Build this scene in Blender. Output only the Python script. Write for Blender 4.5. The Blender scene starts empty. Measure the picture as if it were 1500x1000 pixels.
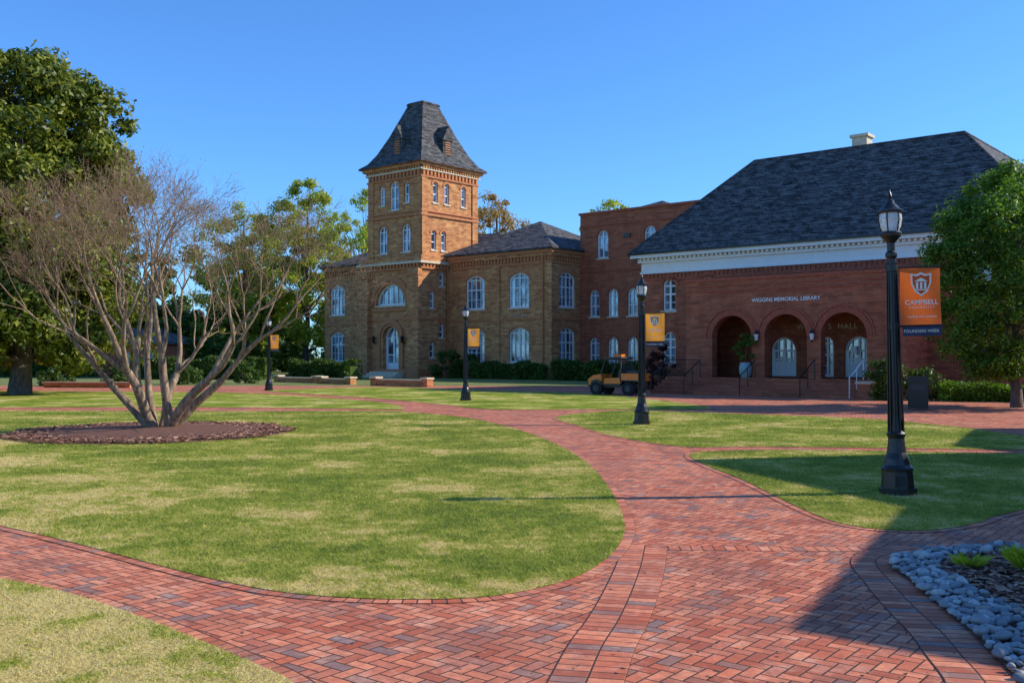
import bpy, math, random
import numpy as np
from mathutils import Vector, Matrix
from mathutils.geometry import tessellate_polygon
random.seed(7); rng=np.random.default_rng(7)
sc=bpy.context.scene
TH=math.atan2(0.647,0.763)
# ------------------------------------------------------------------ helpers
def link(o,parent=None):
    sc.collection.objects.link(o)
    if parent: o.parent=parent
    return o
def empty(name,loc=(0,0,0),rz=0,rx=0,ry=0):
    e=bpy.data.objects.new(name,None); e.location=loc; e.rotation_euler=(rx,ry,rz); e.empty_display_size=.3
    return link(e)
class MB:
    def __init__(s): s.v=[];s.f=[];s.m=[]
    def face(s,pts,m=0):
        i=len(s.v); s.v.extend([tuple(p) for p in pts]); s.f.append(tuple(range(i,i+len(pts)))); s.m.append(m)
    def box(s,x0,x1,y0,y1,z0,z1,m=0,F=None):
        if F is None: F=lambda a,b,c:(a,b,c)
        P=[F(x,y,z) for z in (z0,z1) for y in (y0,y1) for x in (x0,x1)]
        i=len(s.v); s.v.extend([tuple(p) for p in P])
        for q in ((0,2,3,1),(4,5,7,6),(0,1,5,4),(2,6,7,3),(0,4,6,2),(1,3,7,5)):
            s.f.append(tuple(i+k for k in q)); s.m.append(m)
    def frustum(s,cx,cy,z0,z1,r0,r1,n=16,m=0,cap=True,ax=None):
        i=len(s.v)
        for z,r in((z0,r0),(z1,r1)):
            for k in range(n):
                a=2*math.pi*k/n+math.pi/n; s.v.append((cx+r*math.cos(a),cy+r*math.sin(a),z))
        for k in range(n):
            s.f.append((i+k,i+(k+1)%n,i+n+(k+1)%n,i+n+k)); s.m.append(m)
        if cap:
            s.f.append(tuple(i+n+k for k in range(n))); s.m.append(m)
            s.f.append(tuple(i+n-1-k for k in range(n))); s.m.append(m)
    def lathe(s,cx,cy,prof,n=16,m=0):
        i=len(s.v)
        for z,r in prof:
            for k in range(n):
                a=2*math.pi*k/n; s.v.append((cx+r*math.cos(a),cy+r*math.sin(a),z))
        for j in range(len(prof)-1):
            for k in range(n):
                s.f.append((i+j*n+k,i+j*n+(k+1)%n,i+(j+1)*n+(k+1)%n,i+(j+1)*n+k)); s.m.append(m)
    def tube(s,pts,rad,n=5,m=0):
        i=len(s.v); L=len(pts)
        for j in range(L):
            d=(pts[min(j+1,L-1)]-pts[max(j-1,0)])
            if d.length<1e-6: d=Vector((0,0,1))
            d.normalize()
            u=d.cross(Vector((0.31,0.9,0.2)));u.normalize(); w=d.cross(u)
            for k in range(n):
                a=2*math.pi*k/n; s.v.append(tuple(pts[j]+(u*math.cos(a)+w*math.sin(a))*rad[j]))
        for j in range(L-1):
            for k in range(n):
                s.f.append((i+j*n+k,i+j*n+(k+1)%n,i+(j+1)*n+(k+1)%n,i+(j+1)*n+k)); s.m.append(m)
    def cylx(s,c,axis,r,h,n=20,m=0):
        axis=Vector(axis).normalized(); c=Vector(c)
        s.tube([c-axis*h/2,c+axis*h/2],[r,r],n,m)
        i=len(s.v)-2*n
        s.f.append(tuple(i+k for k in range(n)));s.m.append(m)
        s.f.append(tuple(i+n+k for k in range(n)));s.m.append(m)
    def obj(s,name,mats,parent=None,smooth=False,loc=None):
        me=bpy.data.meshes.new(name); me.from_pydata(s.v,[],s.f)
        for x in mats: me.materials.append(x)
        me.polygons.foreach_set('material_index',s.m)
        if smooth: me.polygons.foreach_set('use_smooth',[True]*len(s.f))
        me.update()
        o=bpy.data.objects.new(name,me)
        if loc: o.location=loc
        return link(o,parent)
def npmesh(name,V,nper,mats,parent=None,mi=None):
    """V: (N,nper,3) array of separate polygons"""
    N=V.shape[0]; me=bpy.data.meshes.new(name)
    me.vertices.add(N*nper); me.vertices.foreach_set('co',V.reshape(-1).astype(np.float32))
    me.loops.add(N*nper); me.loops.foreach_set('vertex_index',np.arange(N*nper,dtype=np.int32))
    me.polygons.add(N); me.polygons.foreach_set('loop_start',np.arange(0,N*nper,nper,dtype=np.int32))
    for x in mats: me.materials.append(x)
    if mi is not None: me.polygons.foreach_set('material_index',mi.astype(np.int32))
    me.update(calc_edges=True); me.validate()
    return link(bpy.data.objects.new(name,me),parent)
# ------------------------------------------------------------------ node helpers
class NT:
    def __init__(s,name):
        s.mat=bpy.data.materials.new(name); s.mat.use_nodes=True; s.t=s.mat.node_tree
        s.b=s.t.nodes['Principled BSDF']; s.out=s.t.nodes['Material Output']
    def n(s,typ,**kw):
        x=s.t.nodes.new(typ)
        for k,v in kw.items():
            if k.startswith('_'): setattr(x,k[1:],v)
        return x
    def L(s,a,b): s.t.links.new(a,b)
    def setin(s,sock,v):
        if hasattr(v,'links') or isinstance(v,bpy.types.NodeSocket): s.L(v,sock)
        else: sock.default_value=v
    def M(s,op,a,b=0.0,c=None):
        x=s.t.nodes.new('ShaderNodeMath'); x.operation=op
        s.setin(x.inputs[0],a); s.setin(x.inputs[1],b)
        if c is not None: s.setin(x.inputs[2],c)
        return x.outputs[0]
    def mix(s,f,a,b,mode='MIX'):
        x=s.t.nodes.new('ShaderNodeMix'); x.data_type='RGBA'; x.blend_type=mode
        s.setin(x.inputs[0],f)
        for i,v in((6,a),(7,b)):
            if isinstance(v,tuple): x.inputs[i].default_value=(*v[:3],1)
            else: s.L(v,x.inputs[i])
        return x.outputs[2]
    def noise(s,vec,scale,detail=4,rough=.6):
        x=s.t.nodes.new('ShaderNodeTexNoise'); x.inputs['Scale'].default_value=scale; x.inputs['Detail'].default_value=detail; x.inputs['Roughness'].default_value=rough
        if vec is not None: s.L(vec,x.inputs['Vector'])
        return x.outputs['Fac']
    def ramp(s,f,stops):
        x=s.t.nodes.new('ShaderNodeValToRGB'); s.L(f,x.inputs[0]); e=x.color_ramp.elements
        while len(e)<len(stops): e.new(.5)
        for el,(p,c) in zip(e,stops):
            el.position=p; el.color=(*c[:3],1) if isinstance(c,tuple) else (c,c,c,1)
        return x.outputs[0]
    def pos(s): return s.t.nodes.new('ShaderNodeNewGeometry').outputs['Position']
    def objc(s): return s.t.nodes.new('ShaderNodeTexCoord').outputs['Object']
    def xyz(s,v):
        x=s.t.nodes.new('ShaderNodeSeparateXYZ'); s.L(v,x.inputs[0]); return x.outputs
    def comb(s,a,b,c=0.0):
        x=s.t.nodes.new('ShaderNodeCombineXYZ')
        for i,v in enumerate((a,b,c)): s.setin(x.inputs[i],v)
        return x.outputs[0]
    def bump(s,h,strength=.3,dist=.02):
        x=s.t.nodes.new('ShaderNodeBump'); x.inputs['Strength'].default_value=strength; x.inputs['Distance'].default_value=dist
        s.L(h,x.inputs['Height']); s.L(x.outputs[0],s.b.inputs['Normal'])
    def col(s,c): s.setin(s.b.inputs['Base Color'],(*c,1) if isinstance(c,tuple) else c)
    def rough(s,r): s.setin(s.b.inputs['Roughness'],r)
def simple(name,c,r=.6,metal=0,var=.15,scale=6,spec=.5):
    m=NT(name); n=m.noise(m.objc(),scale,5)
    d=tuple(x*(1-var) for x in c); l=tuple(min(1,x*(1+var)) for x in c)
    m.col(m.ramp(n,[(.3,d),(.7,l)])); m.rough(r); m.b.inputs['Metallic'].default_value=metal
    m.b.inputs['Specular IOR Level'].default_value=spec
    return m.mat
def brick_mat(name,c1,c2,c3,mortar,patch=.5,bw=.22,bh=.075,ms=.01):
    m=NT(name); o=m.objc(); x=m.xyz(o); v=m.comb(m.M('ADD',x[0],x[1]),x[2])
    b=m.n('ShaderNodeTexBrick'); m.L(v,b.inputs['Vector']); b.inputs['Scale'].default_value=1
    b.inputs['Brick Width'].default_value=bw; b.inputs['Row Height'].default_value=bh; b.inputs['Mortar Size'].default_value=ms; b.inputs['Mortar Smooth'].default_value=.3
    b.inputs['Color1'].default_value=(*c1,1); b.inputs['Color2'].default_value=(*c2,1); b.inputs['Mortar'].default_value=(*mortar,1)
    row=m.M('FLOOR',m.M('DIVIDE',x[2],bh*2)); cell=m.M('FLOOR',m.M('DIVIDE',m.M('ADD',m.M('ADD',x[0],x[1]),m.M('MULTIPLY',m.M('MODULO',row,2.0),bw)),bw*2))
    w=m.n('ShaderNodeTexWhiteNoise',_noise_dimensions='2D'); m.L(m.comb(cell,row),w.inputs['Vector'])
    f=m.M('GREATER_THAN',w.outputs['Value'],.8)
    c=m.mix(m.M('MULTIPLY',f,m.M('SUBTRACT',.85,b.outputs['Fac'])),b.outputs['Color'],c3)
    c=m.mix(m.M('MULTIPLY',m.M('LESS_THAN',w.outputs['Value'],.15),.6),c,tuple(min(1,k*1.2) for k in c2))
    n=m.noise(o,.45,6,.65); c=m.mix(m.ramp(n,[(.35,0.0),(.7,patch)]),c,c3)
    st=m.noise(m.comb(m.M('MULTIPLY',m.M('ADD',x[0],x[1]),1.6),m.M('MULTIPLY',x[2],.35)),1.0,6,.7)
    c=m.mix(m.ramp(st,[(.45,0.0),(.75,.45)]),c,tuple(k*.45 for k in c1))
    hs=m.noise(m.comb(m.M('MULTIPLY',m.M('ADD',x[0],x[1]),.5),m.M('MULTIPLY',x[2],9.0)),1.0,3,.6)
    c=m.mix(m.ramp(hs,[(.35,.45),(.6,0.0)]),c,tuple(k*.5 for k in c1))
    m.col(c); m.rough(.85); m.bump(m.M('SUBTRACT',1.0,b.outputs['Fac']),.5,.01); m.b.inputs['Specular IOR Level'].default_value=.15
    return m.mat
# ------------------------------------------------------------------ materials
def grass_color(m,blade=False):
    p=m.pos(); x=m.xyz(p); v=m.comb(x[0],x[1])
    n1=m.noise(v,.5,7,.72); n2=m.noise(v,3.2,6,.78); n3=m.noise(v,30,3,.7)
    s=m.M('ADD',m.M('MULTIPLY',n1,.95),m.M('ADD',m.M('MULTIPLY',n2,.60),m.M('MULTIPLY',n3,.26)))
    dry=m.M('ADD',m.M('MULTIPLY',x[0],-.018),m.M('MULTIPLY',m.M('SUBTRACT',x[1],8.0),-.014))
    dry=m.M('MINIMUM',m.M('MAXIMUM',dry,-.015),.07)
    s=m.M('ADD',s,dry)
    g=m.ramp(s,[(.78,(.13,.21,.010)),(.885,(.26,.32,.022)),(.95,(.45,.43,.07)),(1.0,(.74,.58,.22))])
    return g,n3
m=NT('grass_ground'); g,n3=grass_color(m); m.col(m.mix(.15,g,(.2,.17,.05))); m.rough(.95); m.bump(n3,.8,.03); m.b.inputs['Specular IOR Level'].default_value=.1; M_LAWN=m.mat
m=NT('grass_blade'); g,n3=grass_color(m)
gi=m.n('ShaderNodeNewGeometry'); r=gi.outputs['Random Per Island']
g=m.mix(m.ramp(r,[(.0,.0),(1,.5)]),g,(.72,.60,.22)); g=m.mix(m.ramp(r,[(.0,.45),(.35,.0)]),g,(.07,.12,.01))
m.col(g); m.rough(.6); m.b.inputs['Specular IOR Level'].default_value=.15
t=m.n('ShaderNodeBsdfTranslucent'); m.L(g,t.inputs[0]); ms=m.n('ShaderNodeMixShader'); ms.inputs[0].default_value=.3; m.L(m.b.outputs[0],ms.inputs[1]); m.L(t.outputs[0],ms.inputs[2]); m.L(ms.outputs[0],m.out.inputs[0])
M_BLADE=m.mat
m=NT('ground_soil'); n=m.noise(m.pos(),.4,6,.65); m.col(m.ramp(n,[(.35,(.10,.15,.02)),(.55,(.2,.22,.045)),(.75,(.33,.27,.1))])); m.rough(.95); M_GROUND=m.mat
def paver_color(m,rand,rand2,edge,pos):
    base=m.ramp(rand,[(0,(.44,.09,.04)),(.25,(.68,.17,.08)),(.5,(.88,.30,.15)),(.72,(.74,.21,.10)),(.86,(.56,.17,.095)),(.92,(.36,.17,.125)),(1,(.24,.17,.16))])
    big=m.noise(pos,.35,4,.6); sm=m.noise(pos,14,5,.7)
    c=m.mix(m.ramp(big,[(.4,0.0),(.75,.28)]),base,(.88,.44,.27))
    c=m.mix(m.ramp(sm,[(.35,.45),(.6,0.0)]),c,(.28,.09,.05))
    c=m.mix(m.ramp(m.noise(pos,3.2,6,.75),[(.52,0.0),(.70,.5)]),c,(.92,.58,.40))
    c=m.mix(m.ramp(m.noise(pos,.9,6,.75),[(.38,.55),(.52,0.0)]),c,(.28,.11,.075))
    c=m.mix(edge,(.13,.065,.04),c)
    m.col(c); m.rough(m.ramp(sm,[(.3,.65),(.7,.9)])); m.b.inputs['Specular IOR Level'].default_value=.2
    h=m.M('ADD',m.M('MULTIPLY',edge,1.0),m.M('MULTIPLY',sm,.6)); m.bump(h,.7,.009)
m=NT('brick_paving_herringbone')
P=m.pos(); mp=m.n('ShaderNodeMapping'); m.L(P,mp.inputs[0]); mp.inputs['Rotation'].default_value=(0,0,math.radians(38)); mp.inputs['Scale'].default_value=(10.6,10.6,0)
x=m.xyz(mp.outputs[0]); u,v=x[0],x[1]
i=m.M('FLOOR',u); j=m.M('FLOOR',v); fu=m.M('SUBTRACT',u,i); fv=m.M('SUBTRACT',v,j)
k=m.M('FLOORED_MODULO',m.M('SUBTRACT',i,j),4.0)
is1=m.M('COMPARE',k,1.0,.1); is2=m.M('COMPARE',k,2.0,.1); vert=m.M('GREATER_THAN',k,1.5); hor=m.M('SUBTRACT',1.0,vert)
bi=m.M('SUBTRACT',i,is1); bj=m.M('SUBTRACT',j,is2)
wn=m.n('ShaderNodeTexWhiteNoise',_noise_dimensions='3D'); m.L(m.comb(bi,bj,vert),wn.inputs['Vector'])
lx=m.M('ADD',fu,is1); ly=m.M('ADD',fv,is2)
eh=m.M('MINIMUM',m.M('MINIMUM',lx,m.M('SUBTRACT',2.0,lx)),m.M('MINIMUM',fv,m.M('SUBTRACT',1.0,fv)))
ev=m.M('MINIMUM',m.M('MINIMUM',ly,m.M('SUBTRACT',2.0,ly)),m.M('MINIMUM',fu,m.M('SUBTRACT',1.0,fu)))
e=m.M('ADD',m.M('MULTIPLY',eh,hor),m.M('MULTIPLY',ev,vert))
edge=m.ramp(e,[(.03,0.0),(.09,1.0)])
paver_color(m,wn.outputs['Value'],None,edge,P); M_HERR=m.mat
def strip_mat(name,bl,bwid):
    m=NT(name); uvn=m.n('ShaderNodeUVMap'); x=m.xyz(uvn.outputs[0])
    u=m.M('DIVIDE',x[0],bl); v=m.M('DIVIDE',x[1],bwid); i=m.M('FLOOR',u); j=m.M('FLOOR',v)
    fu=m.M('SUBTRACT',u,i); fv=m.M('SUBTRACT',v,j)
    wn=m.n('ShaderNodeTexWhiteNoise',_noise_dimensions='3D'); m.L(m.comb(i,j,3.7),wn.inputs['Vector'])
    eu=m.M('MULTIPLY',m.M('MINIMUM',fu,m.M('SUBTRACT',1.0,fu)),bl/.1); ev=m.M('MULTIPLY',m.M('MINIMUM',fv,m.M('SUBTRACT',1.0,fv)),bwid/.1)
    edge=m.ramp(m.M('MINIMUM',eu,ev),[(.03,0.0),(.08,1.0)])
    paver_color(m,wn.outputs['Value'],None,edge,m.pos()); return m.mat
M_SOLD=strip_mat('brick_soldier_course',.105,.21)
m=NT('mulch'); p=m.pos(); n=m.noise(p,9,8,.8); n2=m.noise(p,60,3,.8)
m.col(m.ramp(m.M('ADD',m.M('MULTIPLY',n,.5),m.M('MULTIPLY',n2,.5)),[(.38,(.06,.028,.018)),(.52,(.22,.09,.05)),(.66,(.45,.23,.13))])); m.rough(.95); m.bump(n2,1,.03); M_MULCH=m.mat
m=NT('river_stone'); r=m.n('ShaderNodeNewGeometry').outputs['Random Per Island']; n=m.noise(m.pos(),12,5,.7)
c=m.ramp(r,[(0,(.17,.175,.19)),(.35,(.32,.32,.32)),(.6,(.45,.42,.37)),(.85,(.62,.60,.57)),(1,(.33,.26,.2))]); m.col(m.mix(m.ramp(n,[(.4,.5),(.65,0.0)]),c,(.13,.13,.13))); m.rough(.6); M_STONE=m.mat
M_KB=brick_mat('tan_brick',(.66,.245,.085),(.86,.44,.165),(.44,.13,.05),(.58,.36,.2),.5)
M_KR=brick_mat('red_brick',(.48,.12,.055),(.58,.175,.08),(.34,.08,.042),(.5,.25,.15),.4)
M_WR=brick_mat('library_brick',(.46,.115,.055),(.58,.18,.09),(.30,.075,.042),(.50,.27,.17),.35)
M_KD=simple('brick_trim',(.54,.20,.075),.85,var=.35,scale=9)
M_RD=simple('red_brick_trim',(.40,.10,.052),.85,var=.35,scale=9)
M_TAN=simple('stone_cap',(.70,.56,.38),.8,var=.2)
M_WHITE=simple('white_paint',(.86,.85,.81),.5,var=.04,scale=2)
m=NT('window_glass'); o=m.objc(); x=m.xyz(o); n=m.noise(m.comb(m.M('ADD',x[0],x[1]),m.M('MULTIPLY',x[2],.6)),1.1,3,.5)
m.col(m.ramp(n,[(.4,(.04,.06,.09)),(.6,(.34,.42,.5))])); m.rough(.06); m.b.inputs['Specular IOR Level'].default_value=1.0; m.b.inputs['Metallic'].default_value=.25; M_GLASS=m.mat
m=NT('dark_shingles'); o=m.objc(); x=m.xyz(o); b=m.n('ShaderNodeTexBrick'); m.L(m.comb(m.M('ADD',x[0],x[1]),x[2]),b.inputs['Vector']); b.inputs['Scale'].default_value=1
b.inputs['Brick Width'].default_value=.5; b.inputs['Row Height'].default_value=.17; b.inputs['Mortar Size'].default_value=.02
b.inputs['Color1'].default_value=(.034,.031,.031,1); b.inputs['Color2'].default_value=(.105,.098,.095,1); b.inputs['Mortar'].default_value=(.010,.010,.011,1)
n=m.noise(m.comb(m.M('ADD',x[0],x[1]),m.M('MULTIPLY',x[2],3.0)),1.6,6,.8); m.col(m.mix(m.ramp(n,[(.46,0.0),(.66,.8)]),b.outputs['Color'],(.24,.225,.215))); m.rough(.85); m.b.inputs['Specular IOR Level'].default_value=.2; m.bump(b.outputs['Fac'],.4,.02); M_ROOF=m.mat
m=NT('iron_black'); n=m.noise(m.objc(),30,3); m.col((.012,.012,.013)); m.rough(m.ramp(n,[(.3,.25),(.7,.45)])); M_BLACK=m.mat
m=NT('lamp_glass'); m.col((.85,.85,.8)); m.rough(.12); m.b.inputs['Transmission Weight'].default_value=.35; M_LG=m.mat
def cloth(name,a,b_):
    m=NT(name); n=m.noise(m.objc(),3,4); c=m.ramp(n,[(.3,a),(.7,b_)]); m.col(c); m.rough(.6)
    t=m.n('ShaderNodeBsdfTranslucent'); m.L(c,t.inputs[0]); ms=m.n('ShaderNodeMixShader'); ms.inputs[0].default_value=.5; m.L(m.b.outputs[0],ms.inputs[1]); m.L(t.outputs[0],ms.inputs[2]); m.L(ms.outputs[0],m.out.inputs[0]); return m.mat
M_OR=cloth('banner_orange',(.85,.15,.02),(.95,.20,.03)); M_OR_BACKLIT=cloth('banner_orange_backlit',(.95,.36,.035),(1.0,.45,.06))  # golden tone paints the backlit sun glow into the far banners' cloth colour
M_NAVY=simple('banner_navy',(.02,.03,.08),.6)
M_CREAM=simple('banner_print',(.9,.82,.66),.6,var=.05)
M_ORP=simple('orange_paint',(.92,.22,.02),.35,var=.1)
M_RUB=simple('tyre_rubber',(.015,.015,.016),.8)
M_GREY=simple('grey_plastic',(.05,.05,.05),.5)
M_POT=simple('glazed_pot',(.26,.40,.38),.35)
def leaf_mat(name,a,b,c,tr=.3,scale=.9,rough=.45):
    m=NT(name); p=m.pos(); r=m.n('ShaderNodeNewGeometry').outputs['Random Per Island']
    n=m.noise(p,scale,4,.7); s=m.M('ADD',m.M('MULTIPLY',n,.65),m.M('MULTIPLY',r,.35))
    cc=m.ramp(s,[(.3,a),(.5,b),(.72,c)]); m.col(cc); m.rough(rough); m.b.inputs['Specular IOR Level'].default_value=.3
    t=m.n('ShaderNodeBsdfTranslucent'); m.L(m.mix(1.0,cc,(1.3,1.4,.6),'MULTIPLY'),t.inputs[0])
    ms=m.n('ShaderNodeMixShader'); ms.inputs[0].default_value=tr; m.L(m.b.outputs[0],ms.inputs[1]); m.L(t.outputs[0],ms.inputs[2]); m.L(ms.outputs[0],m.out.inputs[0])
    return m.mat
M_MAG=leaf_mat('magnolia_leaf',(.045,.07,.008),(.13,.165,.016),(.36,.34,.045),.22)
M_DKL=leaf_mat('dark_leaf',(.03,.06,.010),(.07,.125,.016),(.13,.20,.028),.28)
M_OAK=leaf_mat('oak_leaf',(.045,.10,.010),(.11,.20,.018),(.21,.33,.035),.38)
M_SPR=leaf_mat('spring_leaf',(.22,.27,.02),(.38,.42,.04),(.52,.52,.07),.45)
M_RUS=leaf_mat('rusty_leaf',(.28,.15,.05),(.44,.25,.09),(.46,.36,.11),.4)
M_MIX=leaf_mat('distant_leaf',(.07,.08,.016),(.17,.17,.03),(.32,.25,.08),.3,.15)
M_PUR=leaf_mat('purple_leaf',(.03,.008,.01),(.07,.015,.02),(.1,.03,.03),.3)
M_BUD=leaf_mat('budding_leaf',(.26,.10,.045),(.34,.18,.07),(.34,.34,.06),.35)
def bark_mat(name,a,b,c):
    m=NT(name); p=m.pos(); x=m.xyz(p); v=m.comb(m.M('MULTIPLY',x[0],4.0),m.M('MULTIPLY',x[1],4.0),x[2]); n=m.noise(v,3,6,.7)
    m.col(m.ramp(n,[(.35,a),(.52,b),(.7,c)])); m.rough(.85); m.bump(n,.5,.02); return m.mat
M_CBARK=bark_mat('crape_bark',(.12,.075,.045),(.30,.2,.12),(.55,.42,.28))
M_TWIG=bark_mat('crape_twig',(.16,.09,.055),(.29,.18,.105),(.42,.28,.17))
M_BARK=bark_mat('tree_bark',(.06,.045,.033),(.13,.1,.075),(.22,.18,.15))
# ------------------------------------------------------------------ ground
def smooth(pts,n=6,closed=True):
    P=[Vector((*p,0)) for p in pts]; out=[]; L=len(P)
    rngi=range(L) if closed else range(L-1)
    for i in rngi:
        if closed: a,b,c,d=P[i-1],P[i],P[(i+1)%L],P[(i+2)%L]
        else: a,b,c,d=P[max(i-1,0)],P[i],P[i+1],P[min(i+2,L-1)]
        for k in range(n):
            t=k/n; q=.5*((2*b)+(c-a)*t+(2*a-5*b+4*c-d)*t*t+(3*b-a-3*c+d)*t**3); out.append((q.x,q.y))
    if not closed: out.append(tuple(P[-1][:2]))
    return out
def sheet(name,pts,z,mat,parent=None):
    tri=tessellate_polygon([[Vector((*p,0)) for p in pts]])
    me=bpy.data.meshes.new(name); me.from_pydata([(*p,z) for p in pts],[],[tuple(t) for t in tri]); me.materials.append(mat)
    me.update()
    if len(me.polygons) and me.polygons[0].normal.z<0: me.flip_normals()
    return link(bpy.data.objects.new(name,me),parent)
def strip(name,pts,width,z,mat,closed=False,side=0.5,parent=None):
    P=[Vector(p) for p in pts]; L=len(P); V=[];UV=[];F=[]; s=0
    rows=L+1 if closed else L
    for i in range(rows):
        a=P[(i-1)%L] if (closed or i>0) else P[0]; b=P[(i+1)%L] if (closed or i<L-1) else P[-1]
        c=P[i%L]; t=(b-a); t.normalize(); nn=Vector((-t.y,t.x))
        if i>0: s+=(P[i%L]-P[(i-1)%L]).length
        p0=c-nn*width*side; p1=c+nn*width*(1-side)
        V+= [(p0.x,p0.y,z),(p1.x,p1.y,z)]; UV.append(s)
    for i in range(rows-1): F.append((2*i,2*i+2,2*i+3,2*i+1))
    me=bpy.data.meshes.new(name); me.from_pydata(V,[],F); me.materials.append(mat); uv=me.uv_layers.new(name='UVMap')
    for i in range(rows-1):
        for k,(r,vv) in enumerate(((i,0),(i+1,0),(i+1,width),(i,width))): uv.data[4*i+k].uv=(UV[r],vv)
    me.update()
    if me.polygons[0].normal.z<0: me.flip_normals()
    return link(bpy.data.objects.new(name,me),parent)
g=sheet('ground',[(-900,-100),(900,-100),(900,1600),(-900,1600)],0,M_GROUND)
sheet('brick_paving',[(-45,-4),(45,-4),(45,50),(14,61),(-45,61)],.012,M_HERR)
LAWN={
'L1':[(-13.39,15.62),(-8.3,12.74),(-5.4,10.5),(-4.29,9.61),(-3.3,8.75),(-2.48,8.05),(-1.82,7.58),(-1.26,7.37),(-0.75,7.31),(-0.25,7.37),(0.16,7.63),(0.56,8.13),(0.89,8.96),(1.12,9.98),(1.23,11.03),(1.3,12.62),(1.31,14.74),(1.2,17.5),(0.73,21.34),(-0.17,25.48),(-1.4,29.16),(-2.79,31.24),(-4.22,32.4),(-7.78,32.4),(-12.22,32.4),(-16.88,32.8),(-28.12,32.8)],
'L2':[(-10.97,11.03),(-5.84,8.96),(-4.12,8.0),(-3.34,7.5),(-2.58,6.85),(-1.91,6.2),(-1.45,5.73),(-1.19,5.43),(-0.74,4.7),(-0.4,3.87),(-.3,2.5),(-12,2.5)],
'L3':[(-30,35),(-15.6,35),(-10.8,35),(-5.84,34.1),(-3.69,33.7),(-5.03,38.6),(-7.96,43),(-11.25,46.9),(-15.3,49.5),(-26.5,51.5),(-45,52.5)],
'L4':[(-12.6,52.5),(-7.6,58.3),(-1.8,52.5),(3.33,48.6),(5.9,41),(6.96,35),(5.77,33.65),(2.54,33.65),(-.69,33.65),(-2.83,37.5),(-6.2,43),(-10.67,48.6)],
'L5':[(1.3,29.16),(2.63,32),(4.27,32.8),(6.64,31.2),(9.89,28.84),(11.25,25.23),(11.44,22.24),(11.5,19.9),(9.78,19.1),(7.33,19.44),(4.74,19.73),(3.38,19.73),(2.29,22.24),(1.75,25.48)],
'L6':[(3.23,18.1),(4.01,18.78),(5.87,18.9),(9.38,18.23),(11.4,17.5),(10.11,14.74),(5.97,11.61),(4.98,10.67),(4.36,10.25),(3.87,10.25),(3.51,10.67),(3.39,11.77),(3.34,14.34),(3.2,16.1)]}
def inpoly(px,py,poly):
    c=np.zeros(len(px),bool); n=len(poly)
    for i in range(n):
        x1,y1=poly[i]; x2,y2=poly[i-1]
        if y1==y2: continue
        c^=((y1>py)!=(y2>py))&(px<(x2-x1)*(py-y1)/(y2-y1)+x1)
    return c
MUL=(-8.43,23.3,3.15)
def blades(parent,poly,n,dens_ref=6.0):
    xs=[p[0] for p in poly]; ys=[p[1] for p in poly]
    K=n*34; X=rng.uniform(max(min(xs),-20),min(max(xs),16),K).astype(np.float32); Y=rng.uniform(min(ys),min(max(ys),36),K).astype(np.float32)
    d=np.hypot(X,Y); pr=np.minimum(1,(dens_ref/np.maximum(d,.1))**1.7)
    keep=(rng.random(K)<pr)&(np.abs(X)<Y*.62+1.5); X,Y,d=X[keep],Y[keep],d[keep]
    k=inpoly(X,Y,poly)&(np.hypot(X-MUL[0],Y-MUL[1])>MUL[2]-.05)
    X,Y,d=X[k][:n],Y[k][:n],d[k][:n]; N=len(X)
    sc_=np.sqrt(np.maximum(d,5)/6.0)
    a=rng.uniform(0,2*math.pi,N); h=rng.uniform(.012,.034,N)*sc_**.4; w=rng.uniform(.0018,.0035,N)*sc_*1.15
    lean=rng.uniform(.4,2.2,N)*h; la=rng.uniform(0,2*math.pi,N)
    V=np.zeros((N,3,3)); z=.02
    V[:,0]=np.stack([X-np.cos(a)*w,Y-np.sin(a)*w,np.full(N,z)],1); V[:,1]=np.stack([X+np.cos(a)*w,Y+np.sin(a)*w,np.full(N,z)],1)
    V[:,2]=np.stack([X+np.cos(la)*lean,Y+np.sin(la)*lean,z+h],1)
    return npmesh('grass_blades',V,3,[M_BLADE],parent)
for key,n in (('L1',260000),('L2',90000),('L6',60000),('L5',40000),('L3',0),('L4',0)):
    P=smooth(LAWN[key],5); o=sheet('lawn',P,.022,M_LAWN)
    if n: blades(o,P,n)
    strip('edging',P,.22,.017,M_SOLD,closed=True,side=.5,parent=o)
strip('brick_course',smooth([(1.26,9.44),(1.10,8.52),(0.90,7.54),(0.72,6.76),(0.55,6.13),(0.41,5.49),(0.2,4.54),(-.2,3.2)],6,False),.42,.016,M_SOLD)
strip('brick_course',smooth([(1.04,9.34),(2.23,9.27),(3.3,9.24)],6,False),.21,.0145,M_SOLD)
bed=[(3.26,8.58),(3.14,7.76),(3.04,7.04),(2.96,6.43),(2.86,5.92),(2.79,5.49),(2.61,4.7),(2.9,3.6),(8,3.6),(7.6,8.96),(4.75,9.24),(4.29,9.21),(3.72,9.05)]
mul=[(3.72,8.62),(3.52,8.0),(3.48,7.33),(3.55,6.85),(3.62,5.99),(4.3,5.3),(7.2,5.6),(6.9,8.5),(4.61,8.86),(4.2,8.86)]
BP=smooth(bed,5); MP=smooth(mul,5)
strip('brick_course',smooth([(3.75,9.3),(3.2,8.75),(2.98,7.76),(2.86,7.04),(2.78,6.43),(2.68,5.92),(2.6,5.49),(2.42,4.7),(2.6,3.4)],6,False),.42,.0165,M_SOLD,side=.5)
be=empty('planting_bed'); sheet('mulch_surface',BP,.03,M_MULCH,be)
def ico(n=1):
    import bmesh
    bm=bmesh.new(); bmesh.ops.create_icosphere(bm,subdivisions=n,radius=1); v=np.array([x.co[:] for x in bm.verts]); f=[tuple(y.index for y in x.verts) for x in bm.faces]; bm.free(); return v,f
IV,IF=ico(2)
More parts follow.
